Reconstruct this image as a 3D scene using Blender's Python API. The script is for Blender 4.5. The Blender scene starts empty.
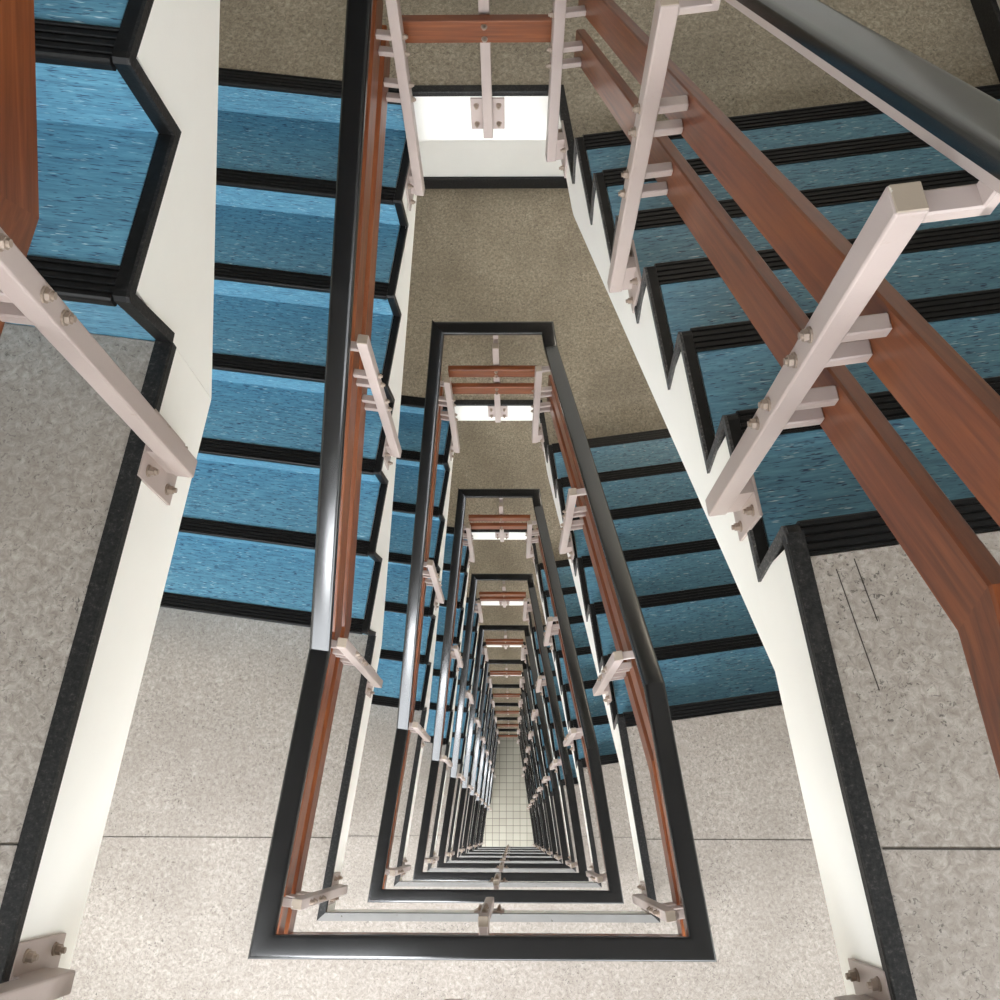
import bpy, bmesh, math, random
from mathutils import Vector, Matrix
random.seed(4)
SC = bpy.context.scene
COL = SC.collection

# ------------------------------------------------------------------ measures (metres)
RISE = 0.18
H = 14 * RISE                 # floor to floor
HH = H / 2
GO = 0.259
AL, AR = 0.134, 0.1405        # plan angle of the two sides of the tapering well
TL, TR = 0.6412, 0.4654       # distance of the two side edges from the plan origin
YN, YF = -0.280, 2.295        # near and far edges of the well
Q1L = 0.634                   # first nosing of the left flights
S7R = 0.383                   # top nosing of the right flights
SLAB = 0.228
SLABF = 0.14                  # half landings are thinner behind their edge beam
W = 1.44                      # width of a flight
YWN, YWF = -1.32, 3.73        # near and far walls
RAIL = 0.82
NF = 10                       # floors with landings
GROUND = H - NF * H

dL = Vector((math.sin(AL), math.cos(AL), 0)); nL = Vector((-math.cos(AL), math.sin(AL), 0))
dR = Vector((-math.sin(AR), math.cos(AR), 0)); nR = Vector((math.cos(AR), math.sin(AR), 0))
Z = Vector((0, 0, 1))
def Lp(s, u=0, z=0): return dL * s + nL * (TL + u) + Z * z
def Rp(s, u=0, z=0): return dR * s + nR * (TR + u) + Z * z
def sLy(y, u=0): return (y - (TL + u) * math.sin(AL)) / math.cos(AL)
def sRy(y, u=0): return (y - (TR + u) * math.sin(AR)) / math.cos(AR)

# ------------------------------------------------------------------ mesh helpers
def link(name, me, mat, parent=None):
    o = bpy.data.objects.new(name, me)
    COL.objects.link(o)
    if mat: me.materials.append(mat)
    if parent: o.parent = parent
    return o

class MB:
    def __init__(s): s.bm = bmesh.new()
    def faces(s, vs, fs):
        bv = [s.bm.verts.new(v) for v in vs]
        for f in fs: s.bm.faces.new([bv[i] for i in f])
    def prism(s, pts, f0, f1):            # pts 2D loop, f0/f1 map 2D -> 3D for both ends
        n = len(pts)
        a = [f0(p) for p in pts]; b = [f1(p) for p in pts]
        s.faces(a + b, [list(range(n)), list(range(n, 2 * n))[::-1]] + [[i, (i + 1) % n, n + (i + 1) % n, n + i] for i in range(n)])
    def box(s, c, ax, ay, az, hx, hy, hz, bev=0.0, seg=1):
        t = bmesh.new(); bmesh.ops.create_cube(t, size=2)
        for v in t.verts: v.co = Vector((v.co.x * hx, v.co.y * hy, v.co.z * hz))
        if bev: bmesh.ops.bevel(t, geom=list(t.edges), offset=bev, segments=seg, affect='EDGES', profile=.5)
        for v in t.verts: v.co = Vector(c) + ax * v.co.x + ay * v.co.y + az * v.co.z
        s.add(t)
    def add(s, t):
        me = bpy.data.meshes.new('t'); t.to_mesh(me); t.free(); s.bm.from_mesh(me); bpy.data.meshes.remove(me)
    def cyl(s, a, b, r, n=6, r2=None, rot=0.0):
        a, b = Vector(a), Vector(b); t = (b - a).normalized()
        x = t.orthogonal().normalized(); y = t.cross(x)
        r2 = r if r2 is None else r2
        cs = [(math.cos(2 * math.pi * i / n + rot), math.sin(2 * math.pi * i / n + rot)) for i in range(n)]
        s.faces([a + x * (c * r) + y * (d * r) for c, d in cs] + [b + x * (c * r2) + y * (d * r2) for c, d in cs],
                [list(range(n))[::-1], list(range(n, 2 * n))] + [[i, (i + 1) % n, n + (i + 1) % n, n + i] for i in range(n)])
    def sweep(s, path, prof, n0=None, n1=None):
        """prof points are (sideways, up) about the path; joints are mitred"""
        P = [Vector(p) for p in path]; m = len(prof)
        T = [(P[i + 1] - P[i]).normalized() for i in range(len(P) - 1)]
        fr = []
        for t in T:
            N = Vector((t.y, -t.x, 0)).normalized(); fr.append((t, N, N.cross(t)))
        rings = []
        for i, p in enumerate(P):
            if i == 0: nn, k = (Vector(n0) if n0 is not None else T[0]), 0
            elif i == len(P) - 1: nn, k = (Vector(n1) if n1 is not None else T[-1]), len(T) - 1
            else: nn, k = T[i - 1] + T[i], i - 1
            t, N, U = fr[k]
            ring = []
            for a, b in prof:
                o = p + N * a + U * b
                ring.append(o + t * (((p - o) @ nn) / (t @ nn)))
            rings.append(ring)
        vs = [v for r_ in rings for v in r_]
        fs = [list(range(m)), list(range((len(P) - 1) * m, len(P) * m))[::-1]]
        for i in range(len(P) - 1):
            for j in range(m):
                fs.append([i * m + j, i * m + (j + 1) % m, (i + 1) * m + (j + 1) % m, (i + 1) * m + j])
        s.faces(vs, fs)
    def build(s, name, mat, parent=None, off=None, smooth=False, mx=None):
        bmesh.ops.recalc_face_normals(s.bm, faces=list(s.bm.faces))
        if off is not None:
            for v in s.bm.verts: v.co -= Vector(off)
        if mx is not None:
            inv = mx.inverted()
            for v in s.bm.verts: v.co = inv @ v.co
        me = bpy.data.meshes.new(name); s.bm.to_mesh(me); s.bm.free()
        if smooth:
            for p in me.polygons: p.use_smooth = True
            try: me.set_sharp_from_angle(angle=math.radians(40))
            except Exception: pass
        o = link(name, me, mat, parent)
        if mx is not None: o.matrix_local = mx
        return o

def rrect(w, h, r, n=4, cx=0, cy=0):
    o = []
    for sx, sy, a0 in ((1, 1, 0), (-1, 1, 90), (-1, -1, 180), (1, -1, 270)):
        for k in range(n + 1):
            a = math.radians(a0 + 90 * k / n)
            o.append((cx + sx * (w / 2 - r) + r * math.cos(a), cy + sy * (h / 2 - r) + r * math.sin(a)))
    return o
def rect(x0, x1, y0, y1, b=0.003):
    return [(x0 + b, y0), (x1 - b, y0), (x1, y0 + b), (x1, y1 - b), (x1 - b, y1), (x0 + b, y1), (x0, y1 - b), (x0, y0 + b)]

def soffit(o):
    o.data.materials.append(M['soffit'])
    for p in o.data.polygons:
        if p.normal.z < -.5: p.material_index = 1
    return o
def thing(name, loc, rz=0.0):
    o = bpy.data.objects.new(name, None); COL.objects.link(o)
    o.location = loc; o.rotation_euler = (0, 0, rz); o.empty_display_size = .1
    return o
def tag(o, label, cat, group=None):
    o['label'] = label; o['category'] = cat
    if group: o['group'] = group
    return o
def structure(o, label=None):
    o['kind'] = 'structure'
    if label: o['label'] = label
    return o
def copy_tree(o, parent=None, drop_sub=False, depth=0):
    c = o.copy(); COL.objects.link(c)
    if parent: c.parent = parent
    for ch in o.children:
        if drop_sub and depth >= 1: continue
        copy_tree(ch, c, drop_sub, depth + 1)
    return c

# ------------------------------------------------------------------ materials
class NT:
    def __init__(s, name):
        s.m = bpy.data.materials.new(name); s.m.use_nodes = True
        s.t = s.m.node_tree; s.b = s.t.nodes['Principled BSDF']
    def n(s, kind, **kw):
        x = s.t.nodes.new(kind)
        for k, v in kw.items():
            if k in x.inputs: x.inputs[k].default_value = v
            else: setattr(x, k, v)
        return x
    def l(s, a, b): s.t.links.new(a, b)
    def coord(s, scale=(1, 1, 1), rot=(0, 0, 0), kind='Object'):
        c = s.n('ShaderNodeTexCoord'); m = s.n('ShaderNodeMapping')
        m.inputs['Scale'].default_value = scale; m.inputs['Rotation'].default_value = rot
        s.l(c.outputs[kind], m.inputs['Vector']); return m.outputs['Vector']
    def noise(s, vec, scale, detail=3, rough=.55, dist=0.0):
        x = s.n('ShaderNodeTexNoise'); x.inputs['Scale'].default_value = scale
        x.inputs['Detail'].default_value = detail; x.inputs['Roughness'].default_value = rough
        x.inputs['Distortion'].default_value = dist; s.l(vec, x.inputs['Vector']); return x.outputs['Fac']
    def ramp(s, fac, stops):
        r = s.n('ShaderNodeValToRGB'); e = r.color_ramp.elements
        while len(e) < len(stops): e.new(.5)
        for i, (p, c) in enumerate(stops):
            e[i].position = p; e[i].color = c if len(c) == 4 else (*c, 1)
        s.l(fac, r.inputs['Fac']); return r.outputs['Color']
    def mix(s, fac, a, b):
        x = s.n('ShaderNodeMix'); x.data_type = 'RGBA'
        if isinstance(fac, float): x.inputs[0].default_value = fac
        else: s.l(fac, x.inputs[0])
        for i, v in ((6, a), (7, b)):
            if isinstance(v, tuple): x.inputs[i].default_value = (*v, 1)
            else: s.l(v, x.inputs[i])
        return x.outputs[2]
    def bump(s, h, st, d=.002):
        x = s.n('ShaderNodeBump'); x.inputs['Strength'].default_value = st; x.inputs['Distance'].default_value = d
        s.l(h, x.inputs['Height']); s.l(x.outputs['Normal'], s.b.inputs['Normal'])
    def base(s, c, rough=.5, spec=.5):
        if isinstance(c, tuple): s.b.inputs['Base Color'].default_value = (*c, 1)
        else: s.l(c, s.b.inputs['Base Color'])
        s.b.inputs['Roughness'].default_value = rough
        s.b.inputs['Specular IOR Level'].default_value = spec
        return s.m

def mat_lino():
    n = NT('blue_streaked_rubber')
    v = n.coord((150, 11, 150))
    a = n.noise(v, 1.0, 4, .65)
    v2 = n.coord((330, 30, 330)); b = n.noise(v2, 1.3, 2, .5)
    v3 = n.coord((290, 24, 290)); c = n.noise(v3, 1.17, 2, .5)
    col = n.ramp(a, [(.30, (.058, .16, .24)), (.5, (.092, .245, .35)), (.70, (.14, .335, .45))])
    dark = n.ramp(b, [(.34, (1, 1, 1)), (.41, (0, 0, 0))])
    col = n.mix(dark, col, (.018, .05, .11))
    lite = n.ramp(c, [(.655, (0, 0, 0)), (.72, (1, 1, 1))])
    col = n.mix(lite, col, (.50, .64, .70))
    n.bump(a, .15)
    return n.base(col, .42, .5)

def mat_vinyl(name, c0, c1, c2, dk):
    n = NT(name)
    v = n.coord()
    big = n.noise(v, 3.2, 4, .6)
    mid = n.noise(v, 75, 6, .72, .7)
    fin = n.noise(v, 120, 3, .6, 1.0)
    col = n.ramp(mid, [(.33, c0), (.5, c1), (.67, c2)])
    col = n.mix(n.ramp(big, [(.35, (0, 0, 0)), (.7, (.55, .55, .55))]), col, c0)
    fl = n.noise(v, 130, 3, .6, 1.2)
    pat = n.noise(v, 6, 2, .5)
    m = n.n('ShaderNodeMath', operation='MULTIPLY'); n.l(n.ramp(fl, [(.34, (.8, .8, .8)), (.41, (0, 0, 0))]), m.inputs[0])
    n.l(n.ramp(pat, [(.40, (.35, .35, .35)), (.62, (1, 1, 1))]), m.inputs[1])
    col = n.mix(m.outputs[0], col, dk)
    col = n.mix(n.ramp(fin, [(.62, (0, 0, 0)), (.72, (.5, .5, .5))]), col, c2)
    n.bump(mid, .1)
    return n.base(col, .55, .3)

def mat_paint(name, c, rough=.5, var=.04, dirt=None):
    n = NT(name)
    v = n.coord()
    a = n.noise(v, 4, 4, .6)
    lo = tuple(x * (1 - var) for x in c)
    col = n.ramp(a, [(.3, lo), (.7, c)])
    if dirt:
        b = n.noise(v, 55, 3, .6)
        col = n.mix(n.ramp(b, [(.68, (0, 0, 0)), (.76, (1, 1, 1))]), col, dirt)
    n.bump(n.noise(v, 220, 2), .08)
    return n.base(col, rough, .4)

def mat_wood(nm='mahogany_varnish', sc=(46, 2.2, 46)):
    n = NT(nm)
    v = n.coord(sc)
    a = n.noise(v, 1.5, 5, .62, .5)
    v2 = n.coord((1, 1, 1)); b = n.noise(v2, 2.3, 2)
    col = n.ramp(a, [(.28, (.070, .016, .005)), (.52, (.165, .043, .013)), (.78, (.28, .090, .028))])
    col = n.mix(n.ramp(b, [(.35, (0, 0, 0)), (.7, (.45, .45, .45))]), col, (.24, .078, .024))
    n.bump(a, .03)
    n.b.inputs['Coat Weight'].default_value = .22; n.b.inputs['Coat Roughness'].default_value = .16
    return n.base(col, .38, .35)

def mat_rail():
    n = NT('black_handrail_plastic')
    v = n.coord()
    a = n.noise(v, 26, 3, .6); b = n.noise(v, 5, 2)
    col = n.ramp(a, [(.35, (.0025, .0025, .003)), (.7, (.005, .005, .0055))])
    vo = n.n('ShaderNodeTexVoronoi'); vo.inputs['Scale'].default_value = 14; n.l(v, vo.inputs['Vector'])
    sp = n.ramp(vo.outputs['Distance'], [(.035, (1, 1, 1)), (.055, (0, 0, 0))])
    m = n.n('ShaderNodeMath', operation='MULTIPLY'); n.l(sp, m.inputs[0])
    n.l(n.ramp(n.noise(v, 2.3, 1), [(.60, (0, 0, 0)), (.64, (1, 1, 1))]), m.inputs[1])
    col = n.mix(m.outputs[0], col, (.55, .54, .5))
    rr = n.n('ShaderNodeMapRange'); n.l(b, rr.inputs['Value'])
    rr.inputs['To Min'].default_value = .15; rr.inputs['To Max'].default_value = .24
    mm = n.base(col, .16, .75); n.l(rr.outputs['Result'], n.b.inputs['Roughness'])
    return mm

def mat_rubber():
    n = NT('black_ribbed_rubber')
    v = n.coord()
    a = n.noise(v, 70, 4, .65)
    col = n.ramp(a, [(.35, (.004, .004, .0042)), (.66, (.008, .008, .0082)), (.82, (.03, .03, .03))])
    n.bump(a, .2)
    return n.base(col, .42, .22)

def mat_trim(nm='worn_black_edging', k=1.0):
    n = NT(nm)
    v = n.coord()
    a = n.noise(v, 170, 4, .7); b = n.noise(v, 9, 3)
    col = n.ramp(a, [(.35, (.007 * k, .007 * k, .0075 * k)), (.58, (.020 * k, .0195 * k, .019 * k)), (.78, (.085 * k, .08 * k, .075 * k))])
    col = n.mix(n.ramp(b, [(.60, (0, 0, 0)), (.78, (.3, .3, .3))]), col, (.13, .125, .115))
    n.bump(a, .3)
    return n.base(col, .5, .25)

def mat_tiles():
    n = NT('cream_floor_tiles')
    v = n.coord()
    br = n.n('ShaderNodeTexBrick'); br.offset = 0; br.squash = 1
    n.l(v, br.inputs['Vector'])
    for k, val in (('Scale', 1.0), ('Brick Width', .173), ('Row Height', .173), ('Mortar Size', .006), ('Mortar Smooth', .1), ('Bias', 0)):
        br.inputs[k].default_value = val
    br.inputs['Color1'].default_value = (.34, .32, .265, 1); br.inputs['Color2'].default_value = (.30, .28, .23, 1)
    br.inputs['Mortar'].default_value = (.11, .09, .075, 1)
    return n.base(br.outputs['Color'], .4, .4)

def mat_lamp(nm, c, st):
    n = NT(nm); n.b.inputs['Emission Color'].default_value = (*c, 1)
    n.b.inputs['Emission Strength'].default_value = st
    return n.base((.9, .88, .84), .5)

M = dict(
    lino=mat_lino(),
    near=mat_vinyl('pale_grey_marbled_vinyl', (.212, .184, .158), (.315, .28, .246), (.445, .405, .362), (.055, .048, .042)),
    far=mat_vinyl('olive_brown_marbled_vinyl', (.185, .155, .115), (.325, .28, .215), (.52, .46, .36), (.04, .034, .026)),
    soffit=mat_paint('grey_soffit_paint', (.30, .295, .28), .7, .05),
    white=mat_paint('white_wall_paint', (.90, .885, .84), .45, .03),
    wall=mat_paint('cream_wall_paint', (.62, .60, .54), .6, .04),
    post=mat_paint('pinkish_metal_paint', (.44, .365, .335), .38, .10, (.38, .30, .25)),
    wood=mat_wood(), woodx=mat_wood('mahogany_varnish_crosswise', (2.2, 46, 46)),
    shaded_cap=mat_paint('shaded_scuffed_post_top', (.40, .33, .26), .6, .25, (.75, .72, .66)), rail=mat_rail(), rubber=mat_rubber(), trim=mat_trim(), grey=mat_trim('worn_grey_edging', 4.0), pale=mat_paint('dusty_pale_edging', (.20, .195, .185), .5, .35, (.07, .06, .045)), tiles=mat_tiles(),  # post tops: weaker light from above put into the brown, pale scuffs over it
    bolt=mat_paint('dull_bolt_metal', (.38, .30, .24), .4, .3),
    seam=mat_paint('dark_floor_seam', (.045, .038, .032), .8, .2),
    lamp=mat_lamp('fill_lamp_glow', (1, .88, .72), 16.0), panel=mat_lamp('reflection_panel_glow', (.93, .96, 1.0), 42.0),  # glow of the unseen lamps and panels added for light
    alu=mat_paint('white_window_metal', (.75, .75, .74), .4, .02),
)
M['bolt'].node_tree.nodes['Principled BSDF'].inputs['Metallic'].default_value = .15

ORD = ['topmost', 'second', 'third', 'fourth', 'fifth', 'sixth', 'seventh', 'eighth', 'ninth', 'tenth', 'eleventh']
def nth(i, last): return ORD[i] if i == 0 else (ORD[i] + ' from the top' if i < last else 'lowest')

# ------------------------------------------------------------------ flights
SET = 0.030          # nosing overhang
TW = 0.020           # edging width
def step_path(top_run):
    """tread / riser corner points (q, z) going up"""
    p = [(SET, 0.0)]
    for j in range(7):
        p.append((j * GO + SET, (j + 1) * RISE))
        p.append(((j + 1) * GO + SET if j < 6 else j * GO + SET + top_run, (j + 1) * RISE))
    return p
def make_flight(side):
    under = .41 if side == 'L' else .36
    if side == 'L': root = thing('stair_flight', Lp(Q1L), math.pi / 2 - AL)
    else: root = thing('stair_flight', Rp(S7R + 6 * GO, 0, -HH), AR - math.pi / 2)
    sl = RISE / GO
    sof = lambda q: RISE + q * sl - under
    top = 7 * RISE - (SLABF if side == 'L' else SLAB)
    q7 = 6 * GO + SET
    qe = min((top - RISE + under) / sl, (sLy(YF) - Q1L - .01) if side == 'L' else 9)
    sp = step_path(0)[:-1]
    poly = [(q, z - .005) if i % 2 == 0 and i > 0 else (q + .004, z - (.005 if i % 2 == 1 and i > 0 else 0)) for i, (q, z) in enumerate(sp)]
    # body profile, set in behind the coverings
    pl = [(SET + .004, -SLAB if side == 'L' else -SLABF)]
    pl.append((SET + .004, 0))
    for j in range(7):
        pl.append((j * GO + SET + .004, (j + 1) * RISE - .005))
        if j < 6: pl.append(((j + 1) * GO + SET + .004, (j + 1) * RISE - .005))
    pl += [(q7 + .004, top), (qe, top)]
    if sof(qe) < top - .002: pl.append((qe, sof(qe)))
    if sof(.07) < pl[0][1] + .03: pl.append((.07, sof(.07)))
    mb = MB(); mb.prism(pl, lambda p: Vector((p[0], 0, p[1])), lambda p: Vector((p[0], W - .002, p[1])))
    soffit(mb.build('flight_body', M['white'], root))
    for j in range(7):
        z1 = (j + 1) * RISE; q = j * GO + SET
        mb = MB(); mb.box((q + .002, (TW + W) / 2, z1 - RISE / 2 - .008), Vector((1, 0, 0)), Vector((0, 1, 0)), Z, .002, (W - TW) / 2 - .003, RISE / 2 - .006)
        mb.build('riser', M['lino'], root)
        if j < 6:
            mb = MB(); mb.box(((j * GO + .055 + (j + 1) * GO + SET) / 2, (TW + W) / 2, z1 - .0025), Vector((1, 0, 0)), Vector((0, 1, 0)), Z, ((j + 1) * GO + SET - j * GO - .055) / 2, (W - TW) / 2 - .003, .0025)
            mb.build('tread', M['lino'], root)
        # ribbed nosing strip
        d = .056
        pr = [(.004, -.020), (.0005, -.016), (0, -.004), (.001, .000), (.004, .003)]
        for k in range(4):
            a = .009 + k * .0125
            pr += [(a, .003), (a + .0015, -.0005), (a + .004, -.0005), (a + .0055, .003)]
        pr += [(d, .003), (d, -.0045), (SET - .001, -.0045), (SET - .001, -.020)]
        mb = MB(); mb.prism([(j * GO + x, z1 + y) for x, y in pr], lambda p: Vector((p[0], TW + .001, p[1])), lambda p: Vector((p[0], W - .004, p[1])))
        mb.build('nosing', M['rubber'], root)
    # zigzag edging on the well side: polyline offset inwards
    p = step_path(.0)[:-1]
    p = [(q - .003 * 0, z) for q, z in p]
    b = .017
    outer, inner = [], []
    p2 = [(SET - .002, 0.003)]
    for j in range(7):
        zt = (j + 1) * RISE + .004; q0 = j * GO
        p2 += [(q0 + .006, zt - .022), (q0 + .004, zt - .009), (q0 + .009, zt - .002), (q0 + .018, zt)]
        p2.append(((j + 1) * GO + SET - .004, (j + 1) * RISE + .004))
    p2[-1] = (6 * GO + SET + .004, 7 * RISE + .004)
    n = len(p2)
    def offs(i):
        def nrm(a, c):
            t = Vector((c[0] - a[0], c[1] - a[1])).normalized(); return Vector((t.y, -t.x))
        ns = []
        if i > 0: ns.append(nrm(p2[i - 1], p2[i]))
        if i < n - 1: ns.append(nrm(p2[i], p2[i + 1]))
        if len(ns) == 1: return Vector(p2[i]) + ns[0] * b
        m = (ns[0] + ns[1]).normalized()
        return Vector(p2[i]) + m * (b / max(.35, m @ ns[0]))
    inn = [offs(i) for i in range(n)]
    mb = MB()
    for i in range(n - 1):
        q = [p2[i], p2[i + 1], tuple(inn[i + 1]), tuple(inn[i])]
        mb.prism(q, lambda p: Vector((p[0], .0005, p[1])), lambda p: Vector((p[0], TW, p[1])))
    mb.build('edging', M['rubber'], root)
    mb = MB()
    for i in range(n - 1):
        q = [p2[i], p2[i + 1], tuple(inn[i + 1]), tuple(inn[i])]
        mb.prism(q, lambda p: Vector((p[0], -.005, p[1])), lambda p: Vector((p[0], .0005, p[1])))
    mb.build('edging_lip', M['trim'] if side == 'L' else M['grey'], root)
    return root

fl, fr = make_flight('L'), make_flight('R')
for i in range(NF + 1):
    o = fl if i == 0 else copy_tree(fl)
    o.location.z = H - i * H
    what = ['left flight of blue streaked steps beside the white edge, climbing beyond the top corner',
            'left flight of blue streaked steps between white edge and big black handrail'][i] if i < 2 else \
           f'left flight of blue steps rising away from camera, {nth(i, NF)}'
    tag(o, what, 'stair flight', 'left flights of blue steps')
for i in range(NF):
    o = fr if i == 0 else copy_tree(fr)
    o.location.z = HH - i * H
    what = ['right flight of blue streaked steps crossed by two broad wooden boards',
            'right flight of blue steps seen whole beside the second black rail'][i] if i < 2 else \
           f'right flight of blue steps dropping away from camera, {nth(i, NF - 1)}'
    tag(o, what, 'stair flight', 'right flights of blue steps')

# ------------------------------------------------------------------ landings
def nrm(a, b): return (b - a).normalized()
def flat(mb, pts, z0, z1):
    mb.prism([(p.x, p.y) for p in pts], lambda p: Vector((p[0], p[1], z0)), lambda p: Vector((p[0], p[1], z1)))
def edge_strip(mb, path):
    # cross-section: strip on the floor plus a lip over the fascia; path runs with the well on its left/right per sign
    pass
def make_landing(which):
    def outline(u, sl, sr, wu, yw):
        if which == 'near':
            yc = YN - u
            return [Lp(sLy(yc, u), u), Lp(sl, u), Lp(sl, wu), Lp(sLy(yw, wu), wu), Rp(sRy(yw, wu), wu), Rp(sr, wu), Rp(sr, u), Rp(sRy(yc, u), u)]
        yc = YF + u
        return [Lp(sLy(yc, u), u), Lp(sl, u), Lp(sl, wu), Lp(sLy(yw, wu), wu), Rp(sRy(yw, wu), wu), Rp(sr, wu), Rp(sr, u), Rp(sRy(yc, u), u)]
    if which == 'near': sl, sr, yw = Q1L + SET, S7R - SET, YWN
    else: sl, sr, yw = Q1L + 6 * GO + SET, S7R + 6 * GO - SET, YWF
    e = .0015 if which == 'near' else -.0015
    SB = SLAB if which == 'near' else SLABF
    root = thing('landing', ((Lp(sl).x + Rp(sr).x) / 2, YN if which == 'near' else YF, -SLAB))
    off = root.location
    mb = MB(); flat(mb, outline(0, sl + (.003 if which == 'near' else .0045), sr - (.0045 if which == 'near' else .003), W - .003, yw + (.003 if which == 'near' else -.003)), -SB, -.005)
    soffit(mb.build('slab', M['white'], root, off))
    if which == 'far':
        a, b = Lp(sLy(YF), 0), Rp(sRy(YF), 0)
        mb = MB(); flat(mb, [a, b, Vector((b.x, YF + .16, 0)), Vector((a.x, YF + .16, 0))], -.24, -SB)
        mb.build('edge_beam', M['white'], root, off)
    # covering stops short of ribbed nosing strips
    if which == 'near': fl_, fr_ = sl - .002, S7R - .058
    else: fl_, fr_ = Q1L + 6 * GO + .058, sr + .002
    mb = MB(); flat(mb, outline(.024, fl_, fr_, W - .004, yw + (.004 if which == 'near' else -.004)), -.0048, 0)
    mb.build('floor_covering', M['near'] if which == 'near' else M['far'], root, off)
    # edging along the three well sides
    TE = .024; prof = [(-TE, -.004), (-TE, .004), (.003, .005), (.005, .001), (.005, -.015), (.0005, -.015), (.0005, -.004)]
    if which == 'near':
        path = [Lp(sl, 0), Lp(sLy(YN), 0), Rp(sRy(YN), 0), Rp(sr + .012, 0)]
        prof = [(-a, b) for a, b in prof]
    else:
        path = [Lp(sl - .012, 0), Lp(sLy(YF), 0), Rp(sRy(YF), 0), Rp(sr, 0)]
    # sweep's sideways vector is to the right of travel
    x_ = Vector((1, 0, 0)); ml = nrm(path[0], path[1]) + x_; mr = x_ + nrm(path[2], path[3])
    for run, m0, m1, mt in ((path[:2], None, ml, 'trim'), (path[1:3], ml, mr, 'pale' if which == 'near' else 'trim'), (path[2:], mr, None, 'trim')):
        mb = MB(); mb.sweep(run, prof, m0, m1)
        o = mb.build('edging', M[mt], root, off)
        if mt == 'pale': o['label'] = 'dusty pale grey edging strip'
    if which == 'near':
        for P0, P1 in ((Lp(0, W - .03), Lp(0, .04)), (Rp(0, .04), Rp(0, W - .03))):
            mb = MB(); y = -.017
            mb.box(((P0.x + P1.x) / 2, y, .0006), Vector((1, 0, 0)), Vector((0, 1, 0)), Z, abs(P1.x - P0.x) / 2, .0012, .0008)
            mb.build('seam', M['seam'], root, off)
    return root
ln, lf = make_landing('near'), make_landing('far')
zn, zf = ln.location.z, lf.location.z
for i in range(NF):
    o = ln if i == 0 else copy_tree(ln)
    o.location.z = zn + H - i * H
    tag(o, ['pale grey speckled landing split by the well, nearest the camera',
            'pale grey speckled landing under the big black handrail corner'][i] if i < 2 else
        f'pale grey landing along the near end of the well, {nth(i, NF - 1)}', 'landing', 'pale grey landings')
for i in range(NF):
    o = lf if i == 0 else copy_tree(lf)
    o.location.z = zf + HH - i * H
    tag(o, ['brown speckled half landing with bright white edge at the photo top',
            'brown speckled half landing spreading around the second handrail loop'][i] if i < 2 else
        f'brown half landing across the far end of the well, {nth(i, NF - 1)}', 'landing', 'brown half landings')
# two hairline cracks in the nearest landing's covering
top = ln
for (x0, y0), (x1, y1) in (((.4768, .372), (.520, .195)), ((.5045, .388), (.5285, .295))):
    a, b = Vector((x0, y0, SLAB + .0006)), Vector((x1, y1, SLAB + .0006))
    t = (b - a).normalized(); c = (a + b) / 2
    mb = MB(); mb.box(c, t, Z.cross(t), Z, (b - a).length / 2, .0005, .0006)
    o = mb.build('crack', M['seam'], top, Vector((top.location.x, top.location.y, 0)))

# ------------------------------------------------------------------ railings
KL, KR = 0.459, 0.378
UC = 0.032                       # handrail centre behind the edge
UF = 0.048                       # same across the far end
sFL, sFR = sLy(YF + UF, UC), sRy(YF + UF, UC)
SLL = HH / (sFL - KL)
SLR = RISE / GO
KFR = KR + HH / SLR
def zL(s): return RAIL + max(0, s - KL) * SLL          # rail top, left, near landing = 0
def zR(s): return RAIL - max(0, min(s, KFR) - KR) * SLR
def paths(u):
    NLc, NRc = Lp(sLy(YN - u, u), u, RAIL), Rp(sRy(YN - u, u), u, RAIL)
    FLc, FRc = Lp(sLy(YF + u + UF - UC, u), u, RAIL + HH), Rp(sRy(YF + u + UF - UC, u), u, RAIL - HH)
    return dict(near=[Lp(KL, u, RAIL), NLc, NRc, Rp(KR, u, RAIL)],
                left=[Lp(KL, u, RAIL), FLc],
                far=[Vector((FLc.x, FLc.y, RAIL - HH)), FRc, Rp(KFR, u, RAIL - HH)],
                right=[Rp(KFR, u, RAIL - HH), Rp(KR, u, RAIL)])
def mitres(u):
    p = paths(u)
    tl = nrm(*p['left']); tr = nrm(*p['right'])
    kl = nrm(p['near'][0], p['near'][1]) - tl                  # near path leaves left kink downwards (towards viewer)
    kr = nrm(p['near'][2], p['near'][3]) - tr
    fr_ = nrm(p['far'][1], p['far'][2]) + tr
    tlh = Vector((tl.x, tl.y, 0)).normalized(); fc = tlh + Vector((1, 0, 0))
    return dict(near=(kl, kr), left=(-kl, fc), far=(fc, fr_), right=(fr_, kr))
RAILP = [(-.033, -.022), (.033, -.022), (.033, -.009), (.0322, -.005), (.0300, -.0022), (.0265, -.0008), (.021, 0), (-.021, 0), (-.0265, -.0008), (-.0300, -.0022), (-.0322, -.005), (-.033, -.009)]
BARP = rect(-.016, .016, -.046, -.0225, .002)
UB = (.028, .054)
BC = (UB[0] + UB[1]) / 2; BT = (UB[1] - UB[0]) / 2
BH, BG = .094, .158               # board height and spacing square to the run
LOB = rect(-BT, BT, 0, BH); UPB = rect(-BT, BT, BG, BG + BH)
BZ = .388                         # underside of the lower board over a level landing
BKL, BKR = .630, .136             # where the boards leave the level
def bL(s): return BZ + max(0, s - BKL) * SLL
def bR(s): return BZ - max(0, s - BKR) * SLR
POSTW = .016
def bolt(mb, a, d, r=.0075, l=.013):
    a = Vector(a); d = Vector(d)
    mb.cyl(a, a + d * .0025, r * 1.3, 10); mb.cyl(a + d * .003, a + d * (.003 + l * .6), r, 6); mb.cyl(a + d * (.003 + l * .6), a + d * (.003 + l), r * .6, 8)
FULL = []
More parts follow.
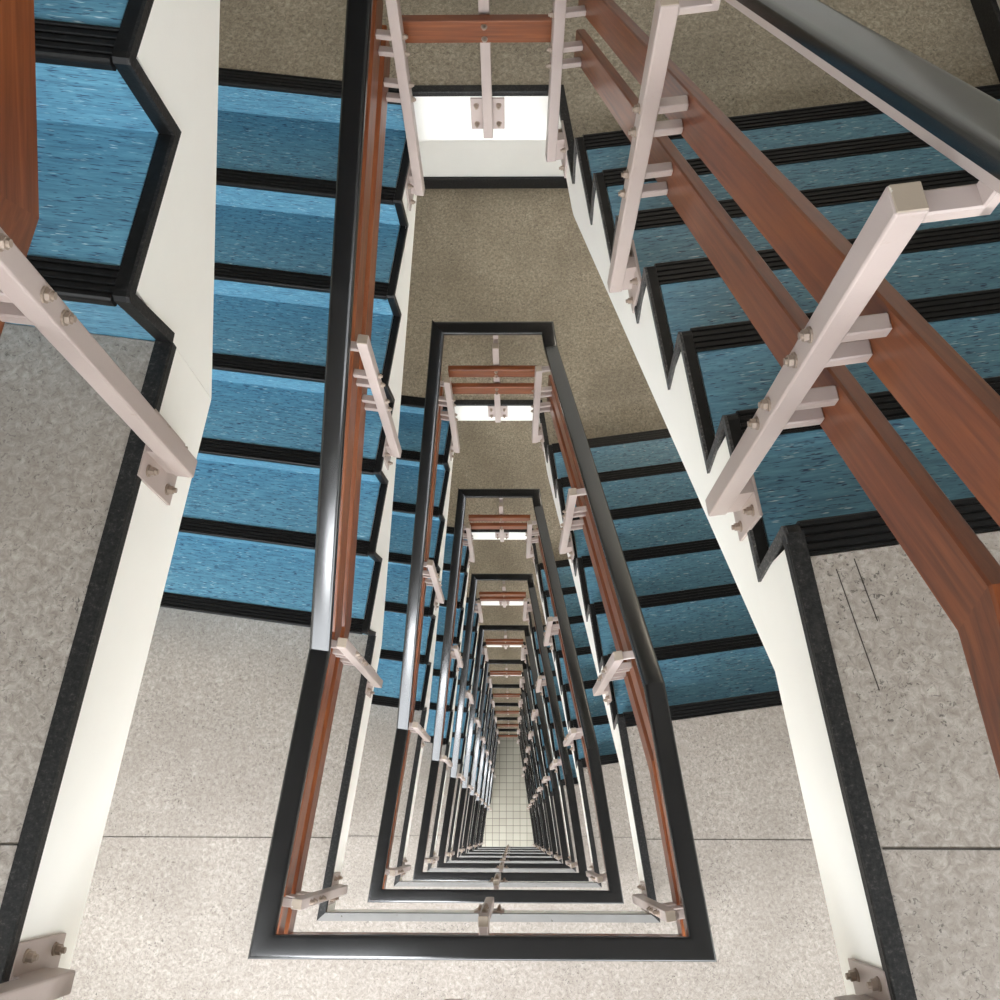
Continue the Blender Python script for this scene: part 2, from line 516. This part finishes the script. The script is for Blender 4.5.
def post_at(root, off, base, T, N, zt, zb, zrail, tilt, zbd=None, far=False, boards=True, uc=-.034):
    """base: point on the edge line; T along the edge, N away from the well"""
    x = Vector((base.x, base.y, 0))
    if far: uc = -.019
    c = x + N * uc
    mb = MB(); mb.box(c + Z * ((zt + zb) / 2), T, N, Z, POSTW, POSTW, (zt - zb) / 2, .003, 2)
    post = mb.build('post', M['post'], root, off)
    # plate on the fascia
    zp = zb + (.090 if far else .035)
    mb = MB(); mb.box(x + N * -.0035 + Z * zp, T, N, Z, .056, .0030, .075, .001)
    if not far: mb.box(x + N * ((uc + POSTW - .006) / 2) + Z * (zb + .055), T, N, Z, POSTW - .002, (-.006 - uc - POSTW) / 2, .05)
    mb.build('base_plate', M['post'], post, off)
    mb = MB(); mb.box(c + Z * (zt + .0006), T, N, Z, POSTW - .0015, POSTW - .0015, .0012, .0008)  # thin plate that carries the painted shade of the post top
    o = mb.build('shaded_cap', M['shaded_cap'], post, off); o['label'] = 'scuffed top of the post with brown shade painted in'
    for a in (-1, 1):
        for b in (-1, 1):
            mb = MB(); bolt(mb, x + N * -.0065 + T * (a * .037) + Z * (zp + b * .045), -N)
            mb.build('bolt', M['bolt'], post, off)
    # cranked bracket up to the bar below the handrail
    mb = MB()
    e = UC - .001
    za = min(zt - .018, zrail - .080)
    mb.box(x + N * ((uc + POSTW + e + .006) / 2) + Z * za, T, N, Z, .013, (e + .006 - uc - POSTW) / 2, .008, .002)
    zu = zrail - .0465
    mb.box(x + N * e + Z * ((za - .008 + zu) / 2), T, N, Z, .013, .007, (zu - za + .008) / 2, .002)
    mb.build('bracket', M['post'], post, off)
    k = math.sqrt(1 + tilt * tilt)
    if boards:
        for lo in (BG, 0):
            for f in (.22, .78):
                if far: z = zrail - (.320 if lo else .530) + .085 * f
                else: z = zbd + (lo + BH * f) * k
                mb = MB()
                if far:
                    mb.box(x + N * -.0385 + Z * z, T, N, Z, .010, .0035, .009, .001)
                else:
                    u0, u1 = uc + POSTW, UB[0]
                    mb.box(x + N * ((u0 + u1) / 2) + Z * z, T, N, Z, .011, (u1 - u0) / 2, .010, .002)
                mb.build('spacer', M['post'], post, off)
                mb = MB()
                if far: bolt(mb, x + N * -.071 + Z * z, -N, .0075, .008)
                else: bolt(mb, x + N * (uc - POSTW) + Z * z, -N, .0075, .010)
                mb.build('bolt', M['bolt'], post, off)
    return post

def make_railing(part, top=False):
    org = dict(near=Vector((-.085, YN, 0)), left=Lp(KL), far=Vector((-.083, YF, -HH)), right=Rp(KR))[part]
    root = thing('railing', org)
    off = org
    m = mitres(UC)[part]
    mb = MB(); mb.sweep(paths(UC)[part], RAILP, *m); mb.build('handrail', M['rail'], root, off, True)
    mb = MB(); mb.sweep(paths(UC)[part], BARP, *m); mb.build('support_bar', M['post'], root, off)
    if part == 'far':
        for lo, hi in ((.235, .320), (.445, .530)):
            y = YF - .057
            mb = MB()
            xa = Lp(sLy(y, 0), -.02).x; xb = Rp(sRy(y, 0), -.02).x
            mb.sweep([(xa, y, RAIL - HH), (xb, y, RAIL - HH)], rect(-.014, .014, -hi, -lo))
            mb.build('board', M['woodx'], root, off)
    else:
        kl, kr = Lp(BKL, BC, BZ), Rp(BKR, BC, BZ)
        tl = Vector((dL.x, dL.y, SLL)).normalized(); tr = Vector((dR.x, dR.y, -SLR)).normalized()
        if part == 'near':
            pb = [kl, Lp(sLy(YN - BC, BC), BC, BZ), Rp(sRy(YN - BC, BC), BC, BZ), kr]; mm = (-dL - tl, dR + tr); mx = None
        if part == 'left':
            e = 2.19; pb = [kl, Lp(e, BC, bL(e))]; mm = (dL + tl, Vector(dL)); t_ = tl
        if part == 'right':
            e = 2.17; pb = [kr, Rp(e, BC, bR(e))]; mm = (dR + tr, Vector(dR)); t_ = tr
        if part != 'near':
            n_ = Vector((t_.y, -t_.x, 0)).normalized(); u_ = n_.cross(t_)
            mx = Matrix((n_, t_, u_)).transposed().to_4x4(); mx.translation = pb[0] - off
        for pr in (UPB, LOB):
            mb = MB(); mb.sweep(pb, pr, *mm); mb.build('board', M['wood'], root, off, False, mx)
    X = Vector((1, 0, 0)); Y = Vector((0, 1, 0))
    if part == 'near':
        post_at(root, off, Vector((-.085, YN, 0)), X, -Y, RAIL - .07, -.185, RAIL, 0, BZ)
        post_at(root, off, Lp(-.285), dL, nL, RAIL - .07, -.125, RAIL, 0, BZ)
        post_at(root, off, Rp(-.292), dR, nR, RAIL - .07, -.120, RAIL, 0, BZ)
    if part == 'left':
        for s in (.492, 1.278, 2.075):
            post_at(root, off, Lp(s), dL, nL, zL(s) - .028, zL(s) - (1.0 if s > 2 else .95), zL(s), SLL if s > BKL else 0, bL(s))
    if part == 'right':
        for s in ((.480, 1.21, 2.075) if top else (.500, 1.25, 2.075)):
            post_at(root, off, Rp(s), dR, nR, zR(s) - .065, zR(s) - (1.0 if s > 2 else .955), zR(s), SLR, bR(s), uc=-.045)
    if part == 'far':
        post_at(root, off, Vector((-.083, YF, 0)), X, Y, RAIL - HH - .07, -HH - .19, RAIL - HH, 0, far=True)
    return root

def merged_post(post):
    """one mesh for a post and its fittings, for the far-down copies"""
    bm = bmesh.new(); mats = []
    for o in [post] + list(post.children):
        k0 = len(bm.faces); bm.from_mesh(o.data); bm.faces.ensure_lookup_table()
        mt = o.data.materials[0]
        if mt not in mats: mats.append(mt)
        for f in bm.faces[k0:]: f.material_index = mats.index(mt)
    me = bpy.data.meshes.new('post'); bm.to_mesh(me); bm.free()
    for mt in mats: me.materials.append(mt)
    return me

NAMES = dict(
    near=('railing around the near end of the well', 'near end railings'),
    left=('railing climbing the left flight', 'left flight railings'),
    far=('railing across the far end of the well', 'far end railings'),
    right=('railing down the right flight', 'right flight railings'))
FIRST = dict(
    near=['painted posts and boards nearest the camera, cut off at the photo sides',
          'big black handrail corner around the near end, widest of the nested loops'],
    left=['broad wooden boards and post cut off at the upper left corner',
          'long shiny black handrail with orange-brown boards on the left'],
    far=['wooden board and bolted centre post before the brightest white edge, topmost',
         'short black handrail across the far end, widest of the nested loops'],
    right=['grey-lit black handrail and two broad wooden boards, largest on the right',
           'black handrail with boards down the right flight, second from the top'])
DETAIL = 4
for part in ('near', 'left', 'far', 'right'):
    first = make_railing(part, True)
    root = make_railing(part) if part == 'right' else first
    z0 = root.location.z
    simple = {c.name: merged_post(c) for c in root.children if c.name.split('.')[0] == 'post'}
    n = NF + 1 if part == 'left' else NF
    for i in range(n):
        if i == 0: o = first
        elif i == 1 and root is not first: o = root
        else:
            o = copy_tree(root, None, drop_sub=(i >= DETAIL))
            if i >= DETAIL:
                for c, sc in zip(o.children, list(root.children)):
                    if sc.name in simple: c.data = simple[sc.name]
        o.location.z = z0 + H - i * H
        if i < 2: lab = FIRST[part][i]
        else: lab = f'black-topped wooden {NAMES[part][0]}, {nth(i, n - 1)}'
        tag(o, lab, 'railing', NAMES[part][1])

# ------------------------------------------------------------------ shell
ZT = H + H
def wall_slab(name, pts, z0, z1, mat):
    mb = MB(); flat(mb, pts, z0, z1); return structure(mb.build(name, mat))
th = .15
zb = GROUND - .1
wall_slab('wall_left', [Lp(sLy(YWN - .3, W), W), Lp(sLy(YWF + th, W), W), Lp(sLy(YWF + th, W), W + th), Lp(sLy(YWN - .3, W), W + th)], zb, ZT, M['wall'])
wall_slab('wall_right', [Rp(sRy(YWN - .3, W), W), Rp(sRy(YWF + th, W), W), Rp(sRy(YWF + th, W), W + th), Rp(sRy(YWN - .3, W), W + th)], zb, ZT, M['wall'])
xfl, xfr = Lp(sLy(YWF, W), W).x, Rp(sRy(YWF, W), W).x
mb = MB(); mb.box(((xfl + xfr) / 2, YWF + th / 2, (zb + ZT) / 2), Vector((1, 0, 0)), Vector((0, 1, 0)), Z, (xfr - xfl) / 2 - .001, th / 2, (ZT - zb) / 2)
structure(mb.build('wall_far', M['white']))
xnl, xnr = Lp(sLy(YWN, W), W).x, Rp(sRy(YWN, W), W).x
# ground floor
mb = MB(); flat(mb, [Vector((-2.6, YWN - .4, 0)), Vector((2.6, YWN - .4, 0)), Vector((2.6, YWF + .2, 0)), Vector((-2.6, YWF + .2, 0))], GROUND - .1, GROUND)
structure(mb.build('floor', M['tiles'], None, Vector((.024, .02, 0))))
bpy.data.objects['floor'].location = (.024, .02, 0)
mb = MB(); flat(mb, [Vector((-2.7, YWN - .4, 0)), Vector((2.7, YWN - .4, 0)), Vector((2.7, YWF + .2, 0)), Vector((-2.7, YWF + .2, 0))], ZT + .001, ZT + .15)
structure(mb.build('ceiling', M['soffit']))
# near wall: spandrels between wide windows
SILL, HEAD = .70, 2.262
X, Y = Vector((1, 0, 0)), Vector((0, 1, 0))
mb = MB()
for i in range(NF + 1):
    z0 = H - i * H
    za, zc = z0 + HEAD, z0 + H + SILL
    if i == 0: zc = ZT
    mb.box(((xnl + xnr) / 2, YWN - .1, (za + zc) / 2), X, Y, Z, (xnr - xnl) / 2 - .03, .098, (zc - za) / 2)
mb.box(((xnl + xnr) / 2, YWN - .1, GROUND + SILL / 2), X, Y, Z, (xnr - xnl) / 2 - .03, .098, SILL / 2)
structure(mb.build('wall_near', M['white']))
for i in range(NF + 1):
    z0 = H - i * H
    mb = MB(); cx = (xnl + xnr) / 2; hw = (xnr - xnl) / 2 - .035
    for x in (-1, -1 / 3, 1 / 3, 1): mb.box((cx + x * (hw - .03), YWN - .1, z0 + (SILL + HEAD) / 2), X, Y, Z, .025, .03, (HEAD - SILL) / 2 - .001, .004)
    for z in (SILL + .026, HEAD - .026): mb.box((cx, YWN - .1, z0 + z), X, Y, Z, hw, .03, .025, .004)
    structure(mb.build('window_%d' % (i + 1), M['alu']))
    L = bpy.data.lights.new('window_daylight', 'AREA'); L.shape = 'RECTANGLE'; L.size = 2 * hw; L.size_y = HEAD - SILL
    L.cycles.is_portal = True
    lo = bpy.data.objects.new('window_daylight', L); COL.objects.link(lo)
    lo.location = (cx, YWN - .15, z0 + (SILL + HEAD) / 2); lo.rotation_euler = (math.radians(90), 0, 0)
    lo.rotation_euler = (math.radians(-90), 0, math.radians(180))
# baseboards on the half landings
k = 0
for i in range(NF):
    z0 = HH - i * H
    mb = MB(); mb.box(((xfl + xfr) / 2, YWF - .009, z0 + .051), X, Y, Z, (xfr - xfl) / 2 - .03, .0085, .050, .003)
    structure(mb.build('baseboard_far', M['trim']))
    s0, s1 = S7R + 6 * GO - SET, sRy(YWF, W) - .03
    mb = MB(); c = (Rp(s0, W - .009) + Rp(s1, W - .009)) / 2
    mb.box(c + Z * (z0 + .051), dR, nR, Z, (s1 - s0) / 2 - .005, .0085, .050, .003)
    structure(mb.build('baseboard_right', M['trim']))

# unseen lamps added over the half landings to brighten the far end
def make_fill_lamp(x):
    zt = -SLABF
    root = thing('added_light', (x, 3.1, zt))
    mb = MB(); mb.box((x, 3.1, zt - .012), X, Y, Z, .30, .22, .0115, .004); mb.build('housing', M['alu'], root, root.location)
    mb = MB(); mb.box((x, 3.1, zt - .040), X, Y, Z, .28, .20, .016, .010, 2); mb.build('diffuser', M['lamp'], root, root.location)
    return root
for side, x in (('wide', 1.00),):
    lamp = make_fill_lamp(x)
    for i in range(NF):
        o = lamp if i == 0 else copy_tree(lamp)
        o.location.z = ZT if i == 0 else -SLABF + HH - (i - 1) * H
        tag(o, f'unseen fill lamp added above the topmost brown half landing' if i == 0 else f'unseen fill lamp added under a brown half landing, {nth(i - 1, NF - 2)}', 'added light', 'added lamps over the half landings')
# unseen glowing panels added under the pale landings for the left handrail reflections
def make_reflection_panel():
    zt = -SLAB
    root = thing('added_light', (-.95, -1.0, zt))
    mb = MB(); mb.box((-.95, -1.0, zt - .012), X, Y, Z, .36, .27, .0115, .004); mb.build('frame', M['alu'], root, root.location)
    mb = MB(); mb.box((-.95, -1.0, zt - .026), X, Y, Z, .335, .245, .004, .003); mb.build('diffuser', M['panel'], root, root.location)
    return root
panel = make_reflection_panel()
for i in range(NF):
    o = panel if i == 0 else copy_tree(panel)
    o.location.z = -SLAB + H - i * H
    tag(o, f'unseen glowing panel added under a pale grey landing, {nth(i, NF - 1)}', 'added light', 'added glowing panels under the landings')
# ------------------------------------------------------------------ sky
w = bpy.data.worlds.new('sky'); SC.world = w; w.use_nodes = True
t = w.node_tree; bg = t.nodes['Background']
tc = t.nodes.new('ShaderNodeTexCoord'); sx = t.nodes.new('ShaderNodeSeparateXYZ'); rp = t.nodes.new('ShaderNodeValToRGB')
t.links.new(tc.outputs['Generated'], sx.inputs[0])
mr = t.nodes.new('ShaderNodeMapRange'); mr.inputs['From Min'].default_value = -1; mr.inputs['From Max'].default_value = 1
t.links.new(sx.outputs['Z'], mr.inputs['Value']); t.links.new(mr.outputs['Result'], rp.inputs['Fac'])
e = rp.color_ramp.elements
e[0].position = .44; e[0].color = (.30, .29, .27, 1)
e[1].position = .54; e[1].color = (.92, .96, 1.0, 1)
t.links.new(rp.outputs['Color'], bg.inputs['Color']); bg.inputs['Strength'].default_value = 11.0

# ------------------------------------------------------------------ camera (solved from the photograph's lines)
CZ, TILT, YAW, ROLL, FPX = 3.9712, 0.3190, 0.0390, -0.0365, 1011.28
def rz(v): return Matrix.Rotation(YAW, 3, 'Z') @ Vector(v)
fw = rz((0, math.sin(TILT), -math.cos(TILT))); up = rz((0, math.cos(TILT), math.sin(TILT))); ri = rz((1, 0, 0))
r2 = ri * math.cos(ROLL) + up * math.sin(ROLL); u2 = up * math.cos(ROLL) - ri * math.sin(ROLL)
cam = bpy.data.cameras.new('camera'); co = bpy.data.objects.new('camera', cam); COL.objects.link(co)
m = Matrix.Identity(4)
for i in range(3): m[i][0], m[i][1], m[i][2] = r2[i], u2[i], -fw[i]
m[2][3] = CZ
co.matrix_world = m
cam.sensor_width = 36; cam.sensor_height = 36; cam.sensor_fit = 'HORIZONTAL'
cam.lens = 36 * FPX / 1000; cam.clip_start = .02
SC.camera = co

# ------------------------------------------------------------------ output transform
SC.view_settings.view_transform = 'Standard'; SC.view_settings.look = 'None'
SC.view_settings.gamma = 1; SC.view_settings.use_curve_mapping = False
SC.view_settings.exposure = 0.03
SC.cycles.max_bounces = 8; SC.cycles.diffuse_bounces = 6; SC.cycles.glossy_bounces = 4
SC.cycles.use_denoising = True
SC.cycles.caustics_reflective = False; SC.cycles.caustics_refractive = False
